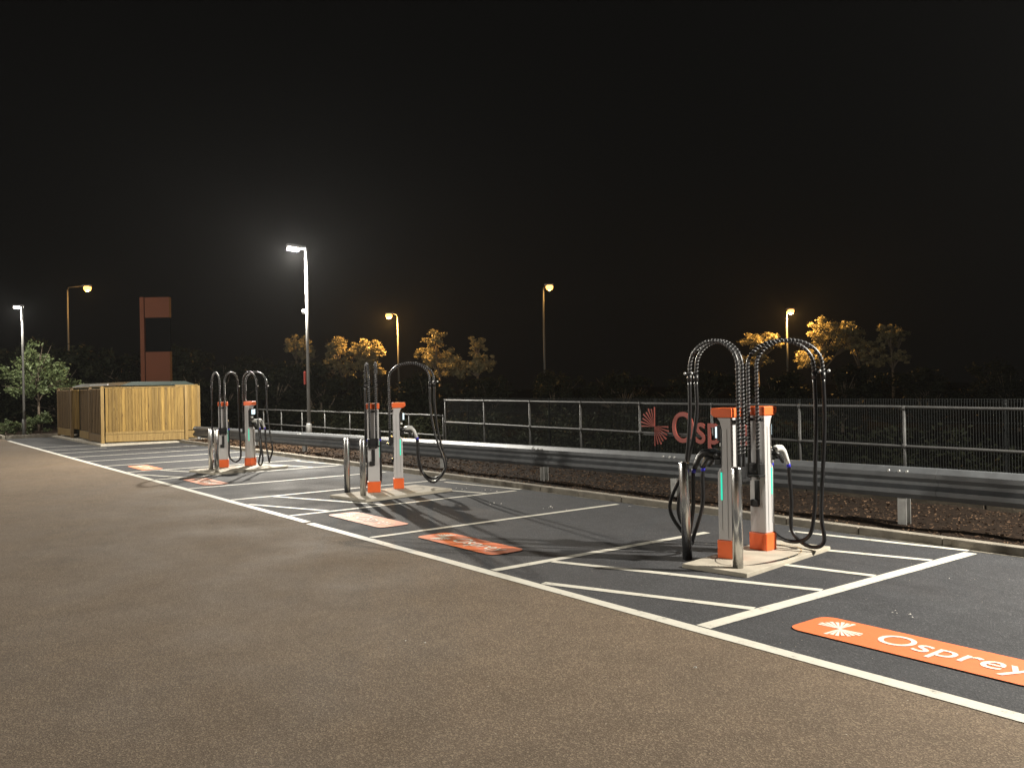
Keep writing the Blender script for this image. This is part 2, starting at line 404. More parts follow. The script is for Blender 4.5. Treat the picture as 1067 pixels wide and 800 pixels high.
# ---------------------------------------------------------- crash barrier
def guard_top(x): return .72 + (.50-.72)*min(1, max(0, (-5-x)/26)) if x < -5 else .72
root = empty('crash_barrier', (-5, 9.3, 0), 0, 'long galvanised steel crash barrier on short posts along the bark bed', 'barrier')
def rel(mb, ox, oy, oz=0):
    mb.v = [(a-ox, b-oy, c-oz) for a, b, c in mb.v]; return mb
prof = [(.00, .175), (-.035, .170), (-.085, .115), (-.085, .065), (-.03, .018), (-.03, -.018), (-.085, -.065), (-.085, -.115), (-.035, -.170), (.0, -.175)]
inner = [(a+.006, b) for a, b in prof]
seam = [12, 8.6, 5.25, 1.9, -1.45, -4.8, -8.3, -11.7, -15.1, -18.5, -21.9, -25.3, -28.7, -29.9]
for i in range(len(seam)-1):
    xa, xb = seam[i]+.12, seam[i+1]; off = -.004*(i % 2)
    g = MB(); n = 2
    xs = [xa+(xb-xa)*k/n for k in range(n+1)]; vs = []
    for x in xs:
        zc = guard_top(x)-.175
        vs += [(x, 9.28+off+a, zc+b) for a, b in prof] + [(x, 9.28+off+a, zc+b) for a, b in inner[::-1]]
    m = len(prof)*2; fs = [tuple(range(m)), tuple(range(n*m, (n+1)*m))[::-1]]
    for k in range(n):
        for j in range(m): fs.append((k*m+j, (k+1)*m+j, (k+1)*m+(j+1) % m, k*m+(j+1) % m))
    g.add(vs, fs)
    rel(g, -5, 9.3).build('barrier_rail', M['galv'], root, .003)
for x in (11.1, 7.8, 4.45, 1.1, -2.25, -5.12, -8.5, -11.45, -14.6, -17.9, -21.2, -24.6, -27.9, -29.75):
    g = MB(); zt = guard_top(x)-.03
    g.prism([(x-.05, 9.30), (x+.05, 9.30), (x+.05, 9.31), (x-.042, 9.31), (x-.042, 9.39), (x+.05, 9.39), (x+.05, 9.40), (x-.05, 9.40)], .0, zt)
    rel(g, -5, 9.3).build('post', M['galvpost'], root)
    for dx in (-.09, .03, .12):
        rel(MB().tube([(x+dx, 9.235, zt-.02), (x+dx, 9.19, zt-.02)], .014, 8), -5, 9.3).build('bolt', M['galvpost'], root)

# ---------------------------------------------------------- tube railing
def railing(xa, xb, zt, zm, posts, label, xo):
    root = empty('railing', (xo, 11.0, 0), 0, label, 'railing')
    def z(x, h): return h + (-.008)*(x+6) if xb < -16.9 or True else h
    for h, nm in ((zt, 'top_rail'), (zm, 'mid_rail')):
        g = MB(); pts = [(xa+(xb-xa)*k/24, 11.0, h-.006*((xa+(xb-xa)*k/24)+6)*(1 if xa > -10 else .25)+rnd.uniform(-.004, .004)) for k in range(25)]
        g.tube(pts, .020, 8); rel(g, xo, 11.0).build(nm, M['railm'], root)
    for x in posts:
        hz = zt-.006*(x+6)*(1 if xa > -10 else .25)
        g = MB().tube([(x, 11.0, .1), (x, 11.0, hz-.02)], .020, 8)
        g.lathe([(.026, -.03), (.026, .03)], (x, 11.0, zm-.006*(x+6)*(1 if xa > -10 else .25)), 8)
        g.lathe([(.026, -.04), (.026, .02)], (x, 11.0, hz), 8)
        rel(g, xo, 11.0).build('post', M['railm'], root)
railing(9.0, -17.05, 1.31, .80, [8.2, 6.6, 5.0, 3.4, 1.84, .27, -1.3, -2.87, -4.44, -6.0, -7.58, -9.2, -10.8, -12.35, -13.9, -15.5, -17.05], 'taller galvanised tube railing running right from its end post behind the barrier', -6)
railing(-17.14, -29.3, 1.00, .53, [-17.14, -18.7, -20.3, -21.9, -23.5, -25.1, -26.7, -28.2, -29.3], 'lower galvanised tube railing running left behind the middle and far chargers', -23)
# dark wire mesh fence behind the railing
root = empty('mesh_fence', (-6, 11.55, 0), 0, 'dark wire mesh fence close behind the taller tube railing', 'fence')
g = MB(); x = 6.0
while x > -17.8:
    g.tube([(x, 11.55, .1), (x, 11.55, 1.41)], .004, 3, False); x -= .036
for z in (.2, .5, .8, 1.1, 1.37, 1.40): g.tube([(6, 11.555, z), (-17.8, 11.555, z)], .005, 3, False)
rel(g, -6, 11.55).build('mesh_panel', M['mesh'], root)
for x in range(-17, 7, 3):
    rel(MB().box((x, 11.6, .75), (.03, .03, 1.30)), -6, 11.55).build('post', M['mesh'], root)

# the lettered sign fixed on the railing
sx, sz = -9.4, .93
root = empty('letter_sign', (sx, 10.94, sz), 0, 'red lettered sign with starburst fixed on the railing behind the nearest chargers', 'sign')
TX = Matrix(((1, 0, 0, 0), (0, 0, -1, 0), (0, 1, 0, 0), (0, 0, 0, 1)))    # x,y -> x,z facing -y
vs, fs = text_mesh('Osprey', 1.0, .012, .004)
x0 = min(v.x for v in vs); x1 = max(v.x for v in vs)
# size: the capital is 0.35 wide / 0.53 tall
T = Matrix.Translation((-9.99-sx, 0, .70-sz))
MB().add([T @ TX @ Vector(((v.x-x0)*.62, v.y*.72, v.z)) for v in vs], fs).build('sign_lettering', M['sign'], root)
sb = MB(); starburst(sb, -10.39-sx, .945-sz, .33, TX, .012, .040, 8)
sb.v = [(a, b, c) for a, b, c in sb.v]
sb.build('sign_starburst', M['sign'], root)
g = MB()
for z in (.80, 1.33): g.box((-.15, .045, z-sz), (2.3, .012, .02))
g.build('sign_bracket', M['railm'], root)

# ------------------------------------------------------------- bollards
def bollard(x, y, h, label, ground=.0, rx=0):
    root = empty('bollard', (x, y, ground), 0, label, 'bollard', 'stainless steel bollards in front of the chargers')
    root.rotation_euler = (0, rx, 0)
    MB().lathe([(.047, -.02), (.047, h-.012), (.044, h-.004), (.036, h)], (0, 0, 0), 28).build('post', M['steel'], root)
    MB().lathe([(.036, h), (.030, h+.003), (.0, h+.004)], (0, 0, 0), 28).build('cap', M['steel'], root)
bollard(-5.65, 6.36, .93, 'left stainless bollard by the nearest chargers', .0, R(-1.5))
bollard(-4.98, 6.27, .93, 'right stainless bollard by the nearest chargers, closest of all to the camera')
bollard(-12.68, 6.30, .90, 'left stainless bollard by the middle pair of chargers')
bollard(-12.10, 6.28, .90, 'right stainless bollard by the middle pair of chargers')
bollard(-18.50, 6.05, .90, 'left stainless bollard by the farthest pair of chargers')
bollard(-17.77, 5.93, .90, 'right stainless bollard by the farthest pair of chargers')

# ------------------------------------------------------------- plinths
def plinth(cx, cy, w, d, rz, label, h=.065, crescent=False):
    root = empty('concrete_plinth', (cx, cy, 0), rz, label, 'plinth', 'concrete plinths under the chargers')
    MB().box((0, 0, h/2-.03), (w, d, h+.06), 0, .008).build('slab', M['concrete'], root)
    g = MB(); n = 40
    g.v = []; a = []
    for k in range(n): th = 2*math.pi*k/n; a.append((math.cos(th), math.sin(th)))
    g.add([(c*.30, s*.62, h+.0015) for c, s in a]+[(c*.292, s*.610, h+.0015) for c, s in a], [(k, (k+1) % n, n+(k+1) % n, n+k) for k in range(n)])
    g.build('cover_seam', M['black'], root)
    if crescent:  # tapered black crescent along part of the ring seam
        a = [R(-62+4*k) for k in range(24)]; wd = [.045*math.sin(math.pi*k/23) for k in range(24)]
        MB().add([(math.cos(t)*.30, math.sin(t)*.62, h+.003) for t in a]+[(math.cos(t)*(.30-q), math.sin(t)*(.62-q), h+.003) for t, q in zip(a, wd)], [(k, k+1, 25+k, 24+k) for k in range(23)]).build('black_crescent', M['black'], root)
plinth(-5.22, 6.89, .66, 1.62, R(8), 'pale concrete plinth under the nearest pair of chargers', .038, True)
plinth(-12.22, 6.85, .95, 1.70, R(8), 'pale concrete plinth under the middle pair of chargers', .042)
plinth(-18.35, 6.60, 1.10, 1.70, R(8), 'pale concrete plinth under the farthest pair of chargers', .042)

# ------------------------------------------------------------- chargers
ZP = .038
def charger(x, y, ang, label, hang, zp=ZP):
    """front is +X local; hang = (outward, bottom z, swing) for each of the two cables"""
    root = empty('charging_post', (x, y, zp), ang, label, 'charger', 'orange capped electric car charging posts in pairs')
    d, w = .145, .18
    g = MB(); g.box((0, 0, .085), (d+.022, w+.022, .17), 0, .010); g.build('base_cover', M['orange'], root)
    # body, profile in (x,z) with a recess at the front above 0.83
    hx = d/2
    pr = [(-hx, .17), (hx, .17), (hx, .80), (hx-.018, .83), (hx-.045, .855), (hx-.05, 1.20), (hx-.028, 1.285), (hx, 1.315), (-hx, 1.315)]
    MB().prism(pr, -w/2, w/2, 'y').build('body', M['body'], root, .008)
    # trim lines at the sides
    for s in (-1, 1):
        g = MB(); g.box((-.028, s*(w/2+.001), .70), (.004, .004, 1.02)); g.box((.030, s*(w/2+.001), .74), (.003, .004, .95)); g.build('panel_joint', M['joint'], root)
    g = MB(); g.prism([(-hx-.012, 1.318), (hx+.012, 1.318), (hx+.055, 1.345), (hx+.055, 1.405), (-hx-.012, 1.405)], -w/2-.012, w/2+.012, 'y'); g.build('cap', M['orange'], root, .008)
    # recessed black front with screen, reader and holsters
    MB().box((hx-.040, 0, 1.03), (.02, w-.02, .37), 0, .003).build('front_panel', M['black'], root)
    bz = MB().box((hx-.012, 0, 1.17), (.045, w-.045, .15), 0, .006).build('screen_housing', M['black'], root)
    MB().box((hx+.022, 0, 1.175), (.026, w-.075, .105), 0, .004).build('screen', M['screen'], bz)
    MB().box((hx-.012, 0, 1.06), (.035, .05, .035), 0, .006).build('card_reader', M['white'], root)
    for s in (-1, 1):
        MB().box((hx-.040, s*(w/2+.0015), .675), (.017, .005, .26), 0, .002).build('led_strip', M['led'], root)
    # two holsters + connectors
    for i, s in enumerate((-1, 1)):
        yy = s*.055
        h = MB(); h.tube([(hx-.04, yy, .965), (hx+.04, yy, .955)], .036, 12); h.box((hx+.0, yy, .90), (.06, .07, .05), 0, .006)
        ho = h.build('holster', M['black'], root)
        c = MB(); c.tube([(hx+.025, yy, .962), (hx+.10, yy*1.2, .985), (hx+.15, yy*1.35, .980), (hx+.185, yy*1.5, .945), (hx+.215, yy*1.65, .88), (hx+.235, yy*1.75, .825)], [.030, .036, .036, .030, .024, .023], 12)
        co = c.build('connector', M['plug'] if math.cos(ang) > -.2 else M['black'], root)
        k = MB(); k.tube([(hx+.05, yy*1.1, .935), (hx+.11, yy*1.3, .928), (hx+.155, yy*1.5, .86), (hx+.17, yy*1.55, .84)], [.024, .024, .018, .014], 8); k.build('trigger_guard', M['black'], co)
        k = MB(); k.tube([(hx+.235, yy*1.75, .828), (hx+.246, yy*1.8, .79)], .0205, 10); k.build('blue_sleeve', M['blue'], co)
    # rear: clamps, hose masts, arches
    bx = -hx
    g = MB(); g.box((bx-.035, 0, .80), (.07, .17, .11), 0, .01); g.box((bx-.06, 0, .735), (.10, .20, .022), 0, .004); g.build('hose_clamp', M['black'], root)
    g = MB(); g.box((bx-.012, 0, 1.28), (.03, .15, .03), 0, .004); g.build('hose_bracket', M['black'], root)
    g = MB(); g.box((bx-.008, 0, .56), (.014, .05, .24), 0, .003); g.box((bx-.02, .02, .46), (.035, .085, .07), 0, .01); g.build('rear_inlet', M['black'], root)
    for i, s in enumerate((-1, 1)):
        out, zb, sw, spl, span = hang[i]
        sp = R(spl)-ang; dx, dy = math.cos(sp), math.sin(sp)
        p0 = Vector((bx-.055, s*.05, 0)); zt = 1.80
        mast = [p0+Vector((0, 0, z)) for z in (.70, .9, 1.2, 1.5, 1.75, zt)]
        arch = [p0+Vector((dx*(span/2)*(1-math.cos(a)), dy*(span/2)*(1-math.cos(a)), zt+.245*math.sin(a))) for a in [math.pi*k/22 for k in range(1, 23)]]
        arch += [arch[-1]+Vector((dx*.004, dy*.004, -.04)), arch[-1]+Vector((dx*.007, dy*.007, -.09))]; e = arch[-1]
        path = mast+arch
        hose = MB().tube(path, .0175, 10).build('hose_arm', M['rubber'], root)
        # steel spring wound round mast and arch
        L = [0]
        for a, b in zip(path, path[1:]): L.append(L[-1]+(b-a).length)
        pts = []; s0, s1 = .28, L[-1]-.03; turns = (s1-s0)/.036; nn = int(turns*9)
        for q in range(nn+1):
            t = s0+(s1-s0)*q/nn
            j = max(0, min(len(path)-2, next((k for k in range(len(L)-1) if L[k+1] >= t), len(path)-2)))
            f = (t-L[j])/(L[j+1]-L[j]); P_ = path[j].lerp(path[j+1], f)
            ta = (path[min(j+2, len(path)-1)]-path[max(j-1, 0)] if False else (path[j+1]-path[j])).normalized()
            if j+2 < len(path): ta = ta.lerp((path[j+2]-path[j+1]).normalized(), f*.5).normalized()
            side = Vector((-dy, dx, 0)); nb = ta.cross(side).normalized(); an = 2*math.pi*turns*q/nn
            pts.append(P_+(side*math.cos(an)+nb*math.sin(an))*.0184)
        MB().tube(pts, .0033, 4).build('spring', M['spring'], hose)
        # end clip
        g = MB(); g.tube([e+Vector((0, 0, .02)), e+Vector((0, 0, -.05))], .024, 10); g.box(tuple(e+Vector((dx*.035, dy*.035, .02))), (.03, .03, .02), 0, .004); g.build('end_clip', M['black'], hose)
        MB().lathe([(.001, -.014), (.011, -.008), (.013, 0), (.010, .009), (.001, .013)], tuple(e+Vector((dx*.055, dy*.055, .03))), 8).build('clip_knob', M['white'], hose)
        # free cable
        cx_, cy_ = hx+.246, s*.055*1.8
        ex, ey = e.x, e.y
        mx, my = (ex+cx_)/2+out*.5*dx, (ey+cy_)/2+out*.5*dy + sw*.5
        pts = [e+Vector((0, 0, -.04)), (ex+dx*.006, ey+dy*.006, 1.3), (ex+dx*out*.35+.0, ey+dy*out*.35+sw*.15, .85), (ex+dx*out, ey+dy*out+sw*.5, .38), (ex+dx*out*.7-.03, ey+dy*out*.7+sw, zb+.07), (mx, my+sw*.6, zb), (cx_+.03*dx+out*.25, cy_+sw*.5, zb+.12), (cx_+.02, cy_+sw*.2, .45), (cx_+.004, cy_, .72), (cx_, cy_, .80)]
        MB().tube(spline(pts, 8), .0195, 8).build('cable', M['rubber'], root)
    return root

charger(-5.33, 6.60, R(194), 'left charging post of the nearest pair, its cables hanging on the left',
        [(.42, .02, -.10, 179, .56), (.20, .06, -.10, 183, .55)])
charger(-5.37, 7.15, R(92), 'right charging post of the nearest pair, white connector on its right',
        [(-.06, .03, -.04, 46, .62), (.02, .05, .10, 44, .62)])
charger(-12.38, 6.62, R(150), 'left charging post of the middle pair, its back towards the camera',
        [(.03, .08, 0, 150, .56), (.10, .04, .05, 158, .56)], .042)
charger(-12.55, 7.16, R(64), 'right charging post of the middle pair with a big cable loop',
        [(.22, .10, -.05, 52, .66), (.17, .13, .03, 56, .74)], .042)
charger(-18.78, 6.42, R(158), 'left charging post of the farthest pair, seen from its back',
        [(.06, .08, 0, 132, .58), (.03, .08, 0, 178, .58)], .042)
charger(-18.76, 7.00, R(36), 'right charging post of the farthest pair with a lit screen',
        [(.12, .03, 0, 8, .60), (.14, .08, 0, 26, .60)], .042)

# --------------------------------------------------------- lamp columns
def white_lamp(x, y, h, head_ang, power, label, extras=False, z0=.1, temp=(1.0, .935, .82), rad=.09):
    root = empty('lamp_column', (x, y, z0), 0, label, 'street lamp', 'white car park lamp columns')
    g = MB(); g.tube([(0, 0, -.1), (0, 0, .62), (0, 0, .64)], [.075, .075, .055], 12); g.build('base_tube', M['pole'], root)
    MB().box((.0, -.077, .38), (.07, .012, .30), 0, .003).build('access_door', M['pole'], root)
    MB().tube([(0, 0, .62), (0, 0, h)], [.050, .034], 12).build('pole', M['pole'], root)
    dx, dy = math.cos(head_ang), math.sin(head_ang)
    T = Matrix.Translation((dx*.27, dy*.27, h+.03)) @ Matrix.Rotation(head_ang, 4, 'Z') @ Matrix.Rotation(R(-6), 4, 'Y')
    g = MB(); g.box((0, 0, 0), (.52, .20, .075), 0, .02, T); hd = g.build('lamp_head', M['lamphead'], root)
    T2 = T @ Matrix.Translation((.07, 0, -.075)); g = MB(); g.box((0, 0, 0), (.32, .19, .085), 0, .035, T2); g.build('lens', M['lens_w'], hd)
    if extras:
        MB().box((-.062, -.04, 1.90), (.012, .16, .36), R(25), .003).build('notice_plate', M['plate'], root)
        MB().lathe([(.005, -.06), (.05, -.05), (.055, .05), (.005, .06)], (-.09, -.05, 3.74), 12).build('sensor', M['white'], root)
    ld = bpy.data.lights.new('lamp_light', 'POINT'); ld.energy = power; ld.color = temp; ld.shadow_soft_size = rad
    lo = bpy.data.objects.new('lamp_light', ld); COL.objects.link(lo); lo.parent = root
    lo.location = (dx*.34, dy*.34, h-.20)
    return root
white_lamp(-22.7, 10.15, 5.5, R(-100), 7000, 'tall white lamp column with a red plate behind the crash barrier', True, .1)
white_lamp(-39.9, 5.6, 5.2, R(200), 1700, 'white lamp column in front of the small leafy tree at the left edge', False, .05)
white_lamp(-.45, 10.5, 5.5, R(-80), 6600, 'white lamp column just outside the right of the view', False, .1)
white_lamp(-13.0, -10.5, 6.0, R(90), 2900, 'added unseen fill lamp column across the road behind the viewpoint', False, 0, rad=.35)  # unseen fill lamp added at a guessed spot to brighten road and chargers
white_lamp(-22.0, -9.5, 6.0, R(90), 6000, 'added unseen fill lamp column across the road, out of view to the left', False, 0, rad=.35)  # second unseen fill lamp, added to even out the road on the left

def sodium_lamp(x, y, h, ang, arm, power, label, dim=1.0):
    root = empty('road_lamp', (x, y, 0), 0, label, 'street lamp', 'orange road lamps beyond the trees')
    dx, dy = math.cos(ang), math.sin(ang)
    MB().tube([(0, 0, -.1), (0, 0, h-.25)], [.08, .05], 10).build('pole', M['roadpole'], root)
    MB().tube([(0, 0, h-.25), (dx*.08, dy*.08, h-.06), (dx*arm, dy*arm, h)], [.05, .045, .035], 10).build('arm', M['darkarm'], root)
    T = Matrix.Translation((dx*(arm+.22), dy*(arm+.22), h)) @ Matrix.Rotation(ang, 4, 'Z')
    g = MB(); g.box((0, 0, 0), (.55, .24, .12), 0, .03, T); hd = g.build('lamp_head', M['lamphead'], root)
    T2 = T @ Matrix.Translation((.03, 0, -.14)); c = T2.translation; MB().lathe([(.02, -.22), (.14, -.18), (.22, -.08), (.235, .02), (.20, .10)], (c.x, c.y, c.z), 16).build('lens', M['lens_o'], hd)
    ld = bpy.data.lights.new('road_lamp_light', 'POINT'); ld.energy = power; ld.color = (1.0, .52, .14); ld.shadow_soft_size = .12
    lo = bpy.data.objects.new('road_lamp_light', ld); COL.objects.link(lo); lo.parent = root
    lo.location = (dx*(arm+.25), dy*(arm+.25), h-.42)
sodium_lamp(-60.7, 11.05, 8.45, R(55), 1.0, 500, 'orange road lamp on a long arm beyond the timber enclosure')
sodium_lamp(-52.45, 30.1, 6.75, R(235), .35, 6500, 'orange road lamp between the two clumps of lit trees')
sodium_lamp(-42.5, 34.9, 7.95, R(55), .15, 160, 'orange road lamp standing alone against the dark, right of the lit trees')
sodium_lamp(-36.3, 51.4, 6.55, R(55), .05, 5500, 'orange road lamp behind the arched hoses of the nearest chargers')

# ------------------------------------------------------ timber enclosure
root = empty('timber_enclosure', (-30.4, 6.5, 0), 0, 'new timber close boarded enclosure with gates beside the farthest bays', 'enclosure')
OX, OY = -30.4, 6.5
def boards(a, b, z0, z1, m, name, bw=.10, flip=1):
    a = Vector(a); b = Vector(b); L = (b-a).length; d = (b-a).normalized(); n = Vector((d.y, -d.x))*flip
    k = max(1, round(L/bw)); g = MB(); ang = math.atan2(d.y, d.x)
    for i in range(k):
        c = a+d*(L*(i+.5)/k); t = .012+.022*(i % 2)+rnd.uniform(-.002, .004); h = z1+rnd.uniform(-.006, .006)
        cc = c+n*(t/2); g.box((cc.x, cc.y, (z0+h)/2), (L/k-.013, t, h-z0), ang+rnd.uniform(-.008, .008), .002)
        e = c+d*(L/k*.45)+n*(t+.004); g.box((e.x, e.y, (z0+h)/2), (.016, .010, h-z0), ang)
    o = rel(g, OX, OY).build(name, m, root)
    c = a+d*(L/2)-n*.008; rel(MB().box((c.x, c.y, (z0+z1)/2-.01), (L-.02, .008, z1-z0-.03), ang), OX, OY).build('gap_shadow', M['gap_shade'], o)  # dark sheet added behind the boards as the shadow in their gaps
def plank(a, b, z0, z1, t, m, name, off=0.0):
    a = Vector(a); b = Vector(b); d = (b-a).normalized(); n = Vector((d.y, -d.x)); c = (a+b)/2+n*off
    rel(MB().box((c.x, c.y, (z0+z1)/2), ((b-a).length, t, z1-z0), math.atan2(d.y, d.x), .006), OX, OY).build(name, m, root)
HT = 1.84
# face towards the bays (+x side)
plank((-30.40, 6.58), (-29.72, 8.86), .10, .34, .03, M['wood2'], 'gravel_board', .03)
boards((-30.40, 6.58), (-29.72, 8.86), .36, HT, M['wood'], 'fence_panel', .10)
plank((-30.40, 6.58), (-29.72, 8.86), .345, .42, .03, M['wood2'], 'bottom_rail', .045)
plank((-30.42, 6.56), (-29.70, 8.88), HT+.004, HT+.035, .06, M['wood2'], 'capping', .01)
plank((-30.75, 8.9), (-30.78, 9.62), .10, .34, .03, M['wood2'], 'gravel_board', .03)
boards((-30.75, 8.9), (-30.78, 9.62), .36, HT+.05, M['wood'], 'fence_panel', .10)
plank((-30.77, 8.88), (-30.77, 9.65), HT+.055, HT+.085, .06, M['wood2'], 'capping', .01)
plank((-30.75, 8.9), (-29.72, 8.92), .1, HT, .03, M['wood'], 'return_panel', 0)
for x, y in ((-30.46, 6.50), (-29.74, 8.93), (-30.8, 8.95), (-32.32, 6.52), (-35.4, 6.52), (-37.9, 6.52), (-37.9, 9.72), (-30.82, 9.68)):
    rel(MB().box((x, y, HT/2+.02), (.10, .10, HT+.06), 0, .006), OX, OY).build('post', M['wood2'] if x > -31 else M['wood3'], root)
# gate side (-y side)
boards((-32.26, 6.52), (-30.52, 6.52), .36, HT-.01, M['wood3'], 'fence_panel', .11)
plank((-32.26, 6.52), (-30.52, 6.52), .10, .34, .03, M['wood3'], 'gravel_board', .03)
boards((-34.25, 6.60), (-32.40, 6.52), .40, HT-.02, M['wood3'], 'gate', .11)
plank((-34.25, 6.58), (-32.40, 6.50), .12, .38, .03, M['wood2'], 'gravel_board', .02)
boards((-35.42, 6.55), (-34.27, 6.56), .40, HT-.02, M['wood'], 'gate', .11)  # brighter wood here stands for lamplight on this gate leaf
boards((-37.84, 6.52), (-35.46, 6.52), .40, HT-.03, M['wood3'], 'fence_panel', .11)
plank((-37.84, 6.52), (-35.46, 6.52), .12, .38, .03, M['wood2'], 'gravel_board', .03)
plank((-37.9, 6.50), (-30.4, 6.50), HT+.038, HT+.066, .06, M['wood2'], 'capping', .0)
boards((-37.9, 9.72), (-37.9, 6.6), .1, HT, M['wood3'], 'fence_panel', .11)
boards((-30.85, 9.7), (-37.9, 9.75), .1, HT, M['wood3'], 'fence_panel', .11)
tag(rel(MB().box((-34.0, 8.05, .01), (8.4, 3.5, .10), 0, .01), 0, 0).build('enclosure_slab', M['concrete']), kind='structure')
# dark green cabinet inside, its low roof shows above the boards
root = empty('green_cabinet', (-34.2, 8.3, .06), R(4), 'dark green metal cabinet roof showing above the timber enclosure', 'cabinet')
MB().box((0, 0, .93), (5.6, 2.3, 1.86), 0, .02).build('cabinet_body', M['green'], root)
MB().prism([(-1.28, 1.862), (1.28, 1.862), (.9, 1.99), (-.9, 1.99)], -2.95, 2.95, 'x').build('cabinet_roof', M['green'], root)
MB().box((.6, -1.285, 1.915), (2.1, .02, .045), 0, .003).build('roof_trim', M['white'], root)

# ------------------------------------------------------------- totem sign
root = empty('totem_sign', (-44.2, 11.25, 0), R(52.5), 'tall orange totem sign with a dark middle rising behind the timber enclosure', 'totem')
MB().box((.10, 0, 3.12), (.20, .34, 6.24), 0, .01).build('side_pillar', M['totem'], root)
MB().box((.80, .03, 5.74), (1.18, .26, .98), 0, .01).build('top_panel', M['totem'], root)
MB().box((.80, .03, 4.43), (1.18, .10, 1.62), 0, .005).build('dark_panel', M['totemdark'], root)
MB().box((.80, .03, 1.81), (1.18, .26, 3.60), 0, .01).build('bottom_panel', M['totem'], root)

# ------------------------------------------------------------------ trees
def leaves(blobs, n, size, seed, clumps=40, gap=.32, flat=.55):
    r = random.Random(seed); g = MB(); tot = sum(b[3]*b[4]*b[5] for b in blobs)
    vs = []; fs = []
    for b in blobs:
        m = max(5, int(clumps*b[3]*b[4]*b[5]/tot)); k = int(n*b[3]*b[4]*b[5]/tot/m)
        for _ in range(m):
            while True:
                p = Vector((r.uniform(-1, 1), r.uniform(-1, 1), r.uniform(-1, 1)))
                if .25 < p.length < 1: break
            c = Vector((b[0]+p.x*b[3], b[1]+p.y*b[4], b[2]+p.z*b[5])); rad = gap*min(b[3:6])*r.uniform(.6, 1.3)
            for _ in range(k):
                q = Vector((r.gauss(0, 1), r.gauss(0, 1), r.gauss(0, .7)))*rad*.6
                s = size*r.uniform(.6, 1.4); u = Vector((r.gauss(0, 1), r.gauss(0, 1), r.gauss(0, .6))).normalized()
                w = u.cross(Vector((r.gauss(0, 1), r.gauss(0, 1), r.gauss(0, 1)))).normalized()*flat
                o = c+q; i = len(vs)
                vs += [tuple(o-u*s), tuple(o+w*s*.8), tuple(o+u*s), tuple(o-w*s*.8)]; fs.append((i, i+1, i+2, i+3))
    g.add(vs, fs); return g
def trunk(blobs, r0, zb, seed):
    r = random.Random(seed); g = MB()
    top = Vector((0, 0, zb)); g.tube([(0, 0, -.15), (.02, 0, zb*.5), tuple(top)], [r0*1.25, r0, r0*.8], 8)
    for b in blobs:
        c = Vector(b[:3])
        mid = top.lerp(c, .5)+Vector((r.uniform(-.1, .1), r.uniform(-.1, .1), .1)); g.tube([tuple(top), tuple(mid), tuple(c)], [r0*.7, r0*.4, r0*.15], 6)
        for _ in range(4):
            e = c+Vector((r.uniform(-.8, .8)*b[3], r.uniform(-.8, .8)*b[4], r.uniform(-.4, .8)*b[5])); g.tube([tuple(mid), tuple(mid.lerp(e, .6)), tuple(e)], [r0*.3, r0*.18, r0*.06], 5)
    return g
def tree(name, loc, blobs, n, size, seed, mleaf, label, group=None, r0=.1, zb=1.2, cat='tree', clumps=40, gap=.32):
    root = empty(name, loc, 0, label, cat, group)
    trunk(blobs, r0, zb, seed).build('trunk', M['bark'], root)
    leaves(blobs, n, size, seed, clumps, gap).build('crown', mleaf, root)
    return root
# small tree at the left edge
tree('small_tree', (-43.6, 6.7, .05), [(-.2, -.1, 2.6, .95, .95, .9), (.1, .75, 2.3, .7, .8, .65), (-.1, -.9, 2.2, .7, .85, .7), (0, .1, 3.45, .6, .6, .55), (.3, -.3, 1.9, .6, .8, .45)],
     6000, .075, 3, M['leaf_green'], 'small leafy green tree lit by the lamp column at the left edge', r0=.055, zb=1.3, clumps=85, gap=.34)
# shrubs under it
tree('shrub', (-40.4, 5.0, .05), [(0, 0, .30, .45, .55, .28), (0, .5, .25, .4, .4, .22)], 1800, .045, 11, M['leaf_green'], 'low green shrub at the very left edge beside the lamp column', 'low shrubs in the bed at the left', .02, .1, 'shrub', 26)
tree('shrub', (-41.6, 6.5, .05), [(0, 0, .42, .5, .62, .40), (0, -.5, .3, .4, .4, .28)], 2600, .045, 12, M['leaf_green'], 'rounded green shrub between the lamp column and the timber enclosure', 'low shrubs in the bed at the left', .02, .1, 'shrub', 30)
tree('shrub', (-41.3, 7.3, .05), [(0, 0, .22, .25, .28, .2)], 260, .07, 13, M['leaf_green'], 'small sparse shrub touching the corner of the timber enclosure', 'low shrubs in the bed at the left', .012, .08, 'shrub', 10)
# lit autumn trees beyond the fence
lit = [(-57.6, 25.0, .78, 'small amber lit tree, leftmost of those around the road lamp'),
       (-55.3, 27.2, 1.0, 'amber lit tree left of the road lamp, widest of that clump'),
       (-53.6, 28.6, .90, 'amber lit tree directly left of the road lamp pole'),
       (-50.2, 32.0, .95, 'amber lit tree just right of the road lamp pole'),
       (-48.6, 34.0, .82, 'thin amber lit tree at the right end of the clump'),
       (-38.3, 50.8, .86, 'dim amber tree seen through the left hose arches'),
       (-34.8, 53.4, 1.02, 'bright amber tree right of the road lamp behind the hose arches'),
       (-33.0, 54.9, .98, 'bright amber tree, second from the right of the far clump'),
       (-31.6, 56.6, .80, 'ragged amber lit tree, rightmost of all')]
for i, (x, y, s, lb) in enumerate(lit):
    r = random.Random(40+i); bl = []
    for k in range(6):
        a = r.uniform(0, 6.28); q = r.uniform(.3, 1.5)
        bl.append((q*math.cos(a)*s, q*math.sin(a)*s, (4.05+r.uniform(-1.2, 1.1))*(.8+.2*s), r.uniform(.6, 1.1)*s, r.uniform(.6, 1.1)*s, r.uniform(.5, .85)*s))
    tree('autumn_tree', (x, y, 0), bl, 8500, .080, 60+i, M['leaf_autumn'], lb, 'amber lit trees by the road lamps', .10, 2.3, 'tree', 90, .27)
